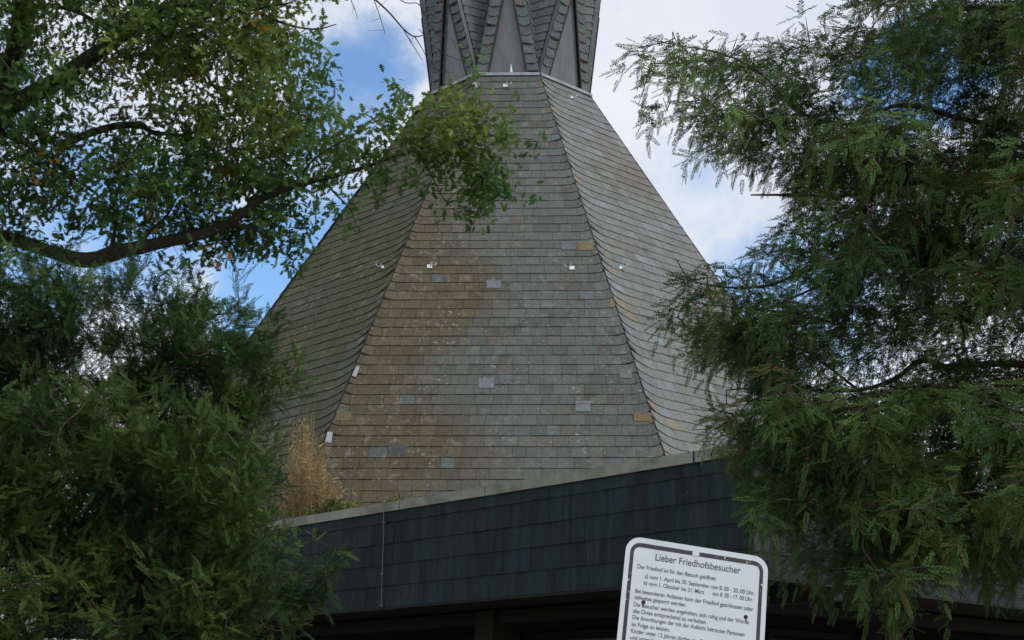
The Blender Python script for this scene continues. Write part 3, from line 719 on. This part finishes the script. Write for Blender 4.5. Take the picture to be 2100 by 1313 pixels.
def bushy(px_grid, x0, y0, n, d0, spread, seed, parent, base_col, tip_col, extra=(), size=(.10, .19), per=9, nodes_px=None, upb=.55, r0=.14, nberry=120):
    global rng
    px_grid, fac = extend(px_grid, 4, 0, 0, 8); n = int(n*fac); x0 -= 240
    sampf, valf = grid_sampler(px_grid, x0, y0, 60, seed); pad = sampf(max(8, n//9), 1.0); c = np.repeat(pad, 9, 0)[:n]; n = len(c); offs = rng.normal(size=(n, 3))*np.array([.11, .11, .07])
    dd = d0+np.repeat(np.abs(rng.normal(size=len(pad)))*spread, 9)[:n]-.25
    # terraces: bulge in depth
    if len(extra):
        ex = np.array(extra, float); c = np.concatenate([c, ex[:, :2]]); dd = np.concatenate([dd, ex[:, 2]]); offs = np.concatenate([offs, rng.normal(size=(len(ex), 3))*.01]); n = len(c)
    for i in range(n-len(extra)): dd[i] += .45*nz3(c[i, 0]/150, c[i, 1]/110, seed, 1)
    W = to_world(c[:, 0], c[:, 1], dd)+offs; T, D, S_, TI = [], [], [], []
    for w0, cc, of in zip(W, c, offs):
        ax = np.array([rng.normal()*.35+(cc[0]-320)/900, -.35+rng.normal()*.3, upb*.7+rng.normal()*.3])+of*np.array([4.5, 4.5, 6]); ax /= np.linalg.norm(ax)
        tone = .5+1.1*nz3(w0[0], w0[1], w0[2], 2.2)+of[2]*1.5; cb = np.array(mixc(base_col, tip_col, min(1, max(0, tone))))
        m_ = int(per*rng.uniform(.6, 1.3))
        stem_end = w0+ax*r0
        for j in range(m_):
            t = rng.random(); p0 = w0+ax*r0*(t*1.3-.6)+rng.normal(size=3)*.02; dv = ax*.8+rng.normal(size=3)*.55; dv[2] -= .05
            T.append(p0); D.append(dv); S_.append(rng.uniform(*size)); TI.append(cb*rng.uniform(.75, 1.3))
    yew_crown(parent, T, D, S_, TI)
    bp = [T[i]+rng.normal(size=3)*.02 for i in rng.integers(0, len(T), nberry)]
    if nberry: berries(parent, bp)
    return W

YL_back = pg(["001100000000", "254453211000", "489987752000", "599989998400", "599999999800", "599999999800", "799999999500", "699999999100", "599999999000", "599999999100", "499999999300"])
yb = empty('yew_tree', (at(300, 900, 10.2).x, at(300, 900, 10.2).y, 0), 'dark green yew at the left, upper crown with upright tips under the oak limb', 'tree', None)
W = bushy(YL_back, -25, 485, 1750, 9.9, .55, 21, yb, (.034, .078, .027), (.086, .160, .042), size=(.08, .145), per=13, upb=.75, nberry=60)
mb = MB(); bx_, by_ = yb.location.x, yb.location.y
mb.tube([(bx_, by_+.6, -.1), (bx_+.05, by_+.6, 1.2), (bx_-.02, by_+.55, 2.4), (bx_, by_+.5, 3.0), (bx_+.1, by_+.4, 3.7)], [.17, .13, .10, .07, .03], 12, rough=.2); mb.build('trunk', [M_ybark], yb, smooth=True)
mb = MB(); connect(mb, W[::2], [(bx_, by_+.6, z_) for z_ in np.linspace(1.2, 3.4, 10)], rmin=.004); mb.tube([(bx_, by_+.6, 1.1), (bx_, by_+.6, 3.4)], .03, 6); mb.build('branches', [M_ybark], yb, smooth=True)

YL_front = pg(["00000000000000", "33345676400000", "99988888740000", "99999999975000", "99999999997000", "99999999998000", "99999999999100", "99999999999300", "99999999999500", "99999999999500", "99999999999500"])
yf = empty('yew_shrub', (at(260, 1200, 8.6).x, at(260, 1200, 8.6).y, 0), 'lighter green spreading yew filling the lower left corner in front of the slate fascia', 'shrub', None)
W = bushy(YL_front, -135, 750, 2150, 8.5, .4, 22, yf, (.040, .086, .027), (.110, .180, .044), size=(.07, .12), per=13, extra=[(580+14*i, 1232-1.2*i*i if i > 5 else 1232, 8.3) for i in range(9)]*2+[(640, 1245, 8.3), (655, 1240, 8.3), (615, 1250, 8.3)], upb=.5, nberry=120)
mb = MB(); bx_, by_ = yf.location.x, yf.location.y
mb.tube([(bx_, by_+.5, -.1), (bx_+.04, by_+.5, .8), (bx_, by_+.45, 1.6), (bx_-.05, by_+.4, 2.5), (bx_, by_+.3, 3.1)], [.15, .12, .1, .07, .03], 12, rough=.2); mb.build('trunk', [M_ybark], yf, smooth=True)
mb = MB(); connect(mb, W[::2], [(bx_, by_+.5, z_) for z_ in np.linspace(.8, 3.1, 12)], rmin=.004); mb.tube([(bx_, by_+.5, .7), (bx_, by_+.5, 3.1)], .03, 6); mb.build('branches', [M_ybark], yf, smooth=True)
# lone arching shoot in front of the fascia
tipP = [(560, 1235, 8.5), (600, 1222, 8.4), (640, 1215, 8.4), (672, 1205, 8.35), (690, 1180, 8.35), (698, 1168, 8.3)]

# --- right yew with drooping branchlets
YR = pg(["0000001689999", "3321156798899", "5677632364899", "1377754356899", "0367888888899", "0035888888999", "0005888889999", "0001788899999", "2014688878999", "2344557776678",
         "1698667765567", "0499976654457", "0169855555688", "0068844578999", "0056766899999", "0006889999999", "0007999999999", "0005899999999", "0001378997677", "0000055644344", "0000001100000"])
yr = empty('yew_tree', (at(2330, 900, 8.2).x, at(2330, 900, 8.2).y, 0), 'large yew at the right with drooping needle sprays and red berries hanging before the roof', 'tree', None)
YR, yfac = extend(YR, 0, 8, 0, 5); YR = [[0]*7+[4]*14 for _ in range(4)]+YR; yfac *= 1.06
sampR, valR = grid_sampler(YR, 1348, -240, 60, 33)
mb = MB(); nodes = []
YD = 7.9
bx_, by_ = yr.location.x, yr.location.y
trunk = MB(); trunk.tube([(bx_, by_, -.1), (bx_+.02, by_, 1), (bx_-.03, by_, 2.4), (bx_, by_, 4), (bx_+.05, by_, 5.6)], [.3, .26, .22, .16, .06], 14, rough=.25); trunk.build('trunk', [M_ybark], yr, smooth=True)
for q in ([(2330, 700, 8.2, 20), (2200, 760, 8.1, 12), (2090, 746, 8, 8), (2000, 748, 7.95, 7), (1940, 752, 7.9, 6.5), (1890, 740, 7.9, 6), (1830, 780, 7.9, 5), (1760, 800, 7.85, 4), (1680, 800, 7.8, 3), (1600, 790, 7.8, 2)],
          [(2330, 500, 8.2, 18), (2150, 540, 8.1, 10), (2000, 548, 8, 6), (1900, 550, 8, 5), (1800, 540, 7.9, 4.5), (1700, 545, 7.9, 4), (1640, 560, 7.85, 3.6), (1580, 585, 7.8, 3), (1500, 590, 7.8, 2.2), (1420, 575, 7.75, 1.6), (1385, 530, 7.75, 1)],
          [(2330, 560, 8.2, 16), (2050, 560, 8.1, 7), (1830, 540, 8.1, 5), (1740, 560, 8, 4), (1650, 600, 8, 2.6), (1560, 640, 8, 2)],
          [(2330, 250, 8.2, 16), (2150, 260, 8.1, 9), (2000, 250, 8, 6), (1850, 215, 7.9, 4.5), (1750, 255, 7.9, 4), (1640, 230, 7.85, 3.2), (1560, 150, 7.8, 2.6), (1480, 110, 7.8, 2), (1400, 95, 7.75, 1.4), (1350, 85, 7.75, 1)],
          [(1560, 150, 7.8, 2), (1480, 125, 7.8, 1.5), (1400, 130, 7.8, 1.2), (1335, 130, 7.8, .8)],
          [(2330, 60, 8.2, 14), (2100, 20, 8.1, 8), (1950, 20, 8, 6), (1850, 50, 7.9, 3), (1780, 90, 7.9, 1.5)],
          [(2330, 380, 8.2, 12), (2050, 360, 8.1, 7), (1900, 370, 8, 5), (1750, 400, 7.9, 4), (1620, 400, 7.9, 3), (1540, 400, 7.8, 1.6)],
          [(2330, 860, 8.2, 14), (2150, 900, 8, 9), (1980, 900, 7.8, 6), (1820, 900, 7.7, 5), (1700, 930, 7.6, 3.5), (1600, 960, 7.55, 2), (1530, 1000, 7.5, 1.2)],
          [(2330, 960, 8.2, 12), (2150, 980, 7.9, 8), (1980, 985, 7.7, 5), (1820, 1000, 7.6, 4), (1700, 1040, 7.5, 2.6), (1640, 1080, 7.5, 1.4)],
          [(2330, 800, 8.2, 12), (2450, 760, 8.2, 8), (2600, 740, 8.2, 4)], [(2330, 560, 8.2, 12), (2450, 500, 8.3, 8), (2600, 480, 8.3, 4)], [(2330, 300, 8.2, 10), (2440, 230, 8.2, 6), (2560, 200, 8.2, 3)], [(2330, 80, 8.2, 9), (2420, -60, 8.2, 5), (2480, -150, 8.2, 2)], [(2330, 60, 8.2, 9), (2200, -90, 8.2, 5), (2100, -160, 8.2, 2)],
          [(1760, 800, 7.85, 3), (1650, 720, 7.8, 2.4), (1540, 700, 7.8, 1.8), (1460, 690, 7.8, 1)],
          [(1700, 660, 7.9, 3), (1600, 640, 7.8, 2.4), (1500, 630, 7.8, 1.8), (1410, 620, 7.8, 1)],
          [(1640, 840, 7.8, 2.4), (1560, 800, 7.8, 2), (1490, 800, 7.75, 1.2)]):
    P = limb(mb, q, YD, ns=7, rough=.15); nodes += [tuple(p) for p in P]
npad = int(500*yfac); pad = sampR(npad, 1.3); pad[:, 0] += np.where(pad[:, 1] > 840, 42, 10); K_ = 9; n = npad*K_; c = np.repeat(pad, K_, 0); dd = 7.85+np.repeat(rng.normal(size=npad)*np.where(pad[:, 0] > 2080, .75, .42), K_); offs = rng.normal(size=(n, 3))*np.array([.10, .11, .04])
front = rng.random(n) < .35; dd = np.where((c[:, 1] > 780) & (c[:, 0] > 1560), dd-.35, dd)
W = to_world(c[:, 0], c[:, 1]-8, dd)+offs; T, D, S_, TI = [], [], [], []; anchors = []
for w0, cc in zip(W, c):
    hx = -.55+rng.normal()*.8; out = np.array([hx, rng.normal()*.7-.35, 0]); out /= np.linalg.norm(out)
    tone = .45+1.2*nz3(w0[0], w0[1], w0[2], 1.6); cb = np.array(mixc((.046, .100, .034), (.135, .225, .060), min(1, max(0, tone))))
    if rng.random() < .07: cb = cb*.5+np.array((.07, .035, .015))
    ln = rng.uniform(.05, .19); anchors.append(w0-out*.05)
    # arching strand: starts outwards, then droops
    k = int(4+ln*34)
    for j in range(k):
        t = j/(k-1); p0 = w0+out*ln*.6*(t-.2*t*t)+np.array([0, 0, -ln*t*t*1.0]); dv = out*(1-.75*t)+np.array([0, 0, .15-.9*t]); s_ = 1 if j % 2 else -1
        side = np.cross(dv, [0, 0, 1]); side = side/(np.linalg.norm(side)+1e-6)
        dd_ = dv*.8+side*s_*rng.uniform(.3, .9)+rng.normal(size=3)*.22; dd_[2] -= .15
        if j == k-1: dd_ = dv
        T.append(p0); D.append(dd_); S_.append(rng.uniform(.075, .135)*(1.1-.25*t)); TI.append(cb*rng.uniform(.75, 1.3))
yew_crown(yr, T, D, S_, TI, upv=(0, -.5, .8), wob=.6)
bi = rng.integers(0, len(T), 800); berries(yr, [T[i]+rng.normal(size=3)*.012 for i in bi], .0062)
connect(mb, np.array(anchors)[::1], nodes, rmin=.0022, rstep=.0002); mb.build('branches', [M_ybark], yr, smooth=True)

# ---------------------------------------------------------------- notice board
SO = Vector((0.40269412, 5.0, 0.63866671+EYE)); SR = Vector((0.98708449, 0.0754044, -0.14134493)).normalized(); SU = Vector((0.12466918, 0.19252984, 0.97333954)).normalized(); SN = SR.cross(SU).normalized()*1
if SN.y > 0: SN = -SN
SW, SHh = .5, .72
def sp(x, y, h=0): return SO+SR*x-SU*y+SN*h
def rrect(x0, y0, x1, y1, r, n=8):
    out = []
    for cx_, cy_, a0 in ((x1-r, y0+r, -90), (x1-r, y1-r, 0), (x0+r, y1-r, 90), (x0+r, y0+r, 180)):
        for k in range(n+1):
            a = R(a0+90*k/n); out.append((cx_+r*math.cos(a), cy_+r*math.sin(a)))
    return out
sign = empty('notice_sign', sp(SW/2, SHh), 'white cemetery notice board with black border and German visiting rules, leaning on its post', 'sign')
sign.location.z = 0; WLOC[sign.name] = sign.location.copy()
def plate(name, out, h0, h1, m, parent, inner=None):
    mb = MB(); f = [sp(x, y, h1) for x, y in out]; b = [sp(x, y, h0) for x, y in out]; k = len(out)
    if inner is None: mb.poly(f[::-1]); mb.poly(b)
    else:
        fi = [sp(x, y, h1) for x, y in inner]
        for i in range(k): j = (i+1) % k; mb.poly([f[j], f[i], fi[i], fi[j]])
        for i in range(k): j = (i+1) % k; mb.poly([fi[j], fi[i], sp(*inner[i], h0), sp(*inner[j], h0)])
    for i in range(k): j = (i+1) % k; mb.poly([f[i], f[j], b[j], b[i]])
    return mb.build(name, [m], parent)
plt = plate('board', rrect(0, 0, SW, SHh, .052), -.003, 0, M_signw, sign)
plate('black_border', rrect(.0165, .0195, SW-.0165, SHh-.0195, .036), 0.0002, .0009, M_signb, sign, rrect(.0290, .0345, SW-.0290, SHh-.033, .022))
# worn gaps in the border
for x0, y0, x1, y1 in ((.232, .0185, .256, .0352), (.345, .021, .348, .030)):
    mb = MB(); o = sp(x0, y1, .001); mb.box(o, SR*(x1-x0), SU*(y1-y0), SN*.0006); mb.build('worn_patch', [M_signw], sign)
lines = [("Lieber Friedhofsbesucher", .1055, .4042, .0730, .0215), ("Der Friedhof ist für den Besuch geöffnet:", .0464, .3215, .1106, .0128),
         ("a) vom 1. April bis 30. September von 8. 00 - 20. 00 Uhr,", .0743, .4578, .1410, .0128), ("b) vom 1. Oktober bis 31. März", .0728, .2830, .1648, .0128), ("von 8. 00 - 17. 00 Uhr.", .3110, .4530, .1640, .0128),
         ("Bei besonderen Anlässen kann der Friedhof geschlossen oder", .0463, .4560, .1970, .0128), ("teilweise gesperrt werden.", .0463, .2247, .2190, .0128),
         ("Die Besucher werden angehalten, sich ruhig und der Würde", .0456, .4434, .2445, .0128), ("des Ortes entsprechend zu verhalten.", .0457, .2984, .2672, .0128),
         ("Die Anordnungen der mit der Aufsicht betrauten Personen", .0457, .4307, .2890, .0128), ("ist Folge zu leisten.", .0452, .1762, .3130, .0128),
         ("Kinder unter 12 Jahren dürfen den Friedhof nur", .0453, .3650, .3358, .0128), ("und unter Verantwortung Erwachsener betreten.", .0446, .3700, .3580, .0128)]
for k, (s_, x0, x1, yb_, cap) in enumerate(lines):
    cu = bpy.data.curves.new('lettering', 'FONT'); cu.body = s_; cu.size = 1; cu.offset = .006; cu.extrude = 0
    tmp = bpy.data.objects.new('tmp', cu); C.objects.link(tmp)
    bpy.context.view_layer.update(); dg = bpy.context.evaluated_depsgraph_get()
    me = bpy.data.meshes.new_from_object(tmp.evaluated_get(dg)); bpy.data.objects.remove(tmp)
    co = np.zeros(len(me.vertices)*3); me.vertices.foreach_get('co', co); co = co.reshape(-1, 3)
    sx = (x1-x0)/(co[:, 0].max()-co[:, 0].min()); sy = cap/.62
    X = x0+(co[:, 0]-co[:, 0].min())*sx; Y = yb_-co[:, 1]*sy
    base = np.array(SO)[None]+np.array(SR)[None]*X[:, None]-np.array(SU)[None]*Y[:, None]+np.array(SN)[None]*.0008
    me.vertices.foreach_set('co', base.ravel()); me.materials.clear(); me.materials.append(M_text); me.update(); me.name = 'lettering'
    link('lettering', me, sign)
for x, y in ((.0778, .2258), (.4317, .2205)):
    mb = MB(); mb.tube([sp(x, y, 0), sp(x, y, .003), sp(x, y, .005)], [.0075, .0065, .003], 10); mb.tube([sp(x, y+.006, .0012), sp(x+.001, y+.014, .0014)], [.0028, .001], 5); mb.build('rusty_bolt', [M_rust], sign)
mb = MB(); mb.tube([sp(SW/2, .05, -.03), sp(SW/2, SHh-.05, -.03)], .024, 12)
pb = sp(SW/2, SHh-.05, -.03); g_ = pb-SU*(pb.z+.3)/SU.z; mb.tube([pb+SU*.001, g_], .024, 12); mb.build('post', [M_galv], sign)
for y in (.22, .6):
    mb = MB(); mb.box(sp(.05, y+.015, -.009), SR*(SW-.1), SU*.03, SN*.005); mb.build('bracket', [M_galv], sign)
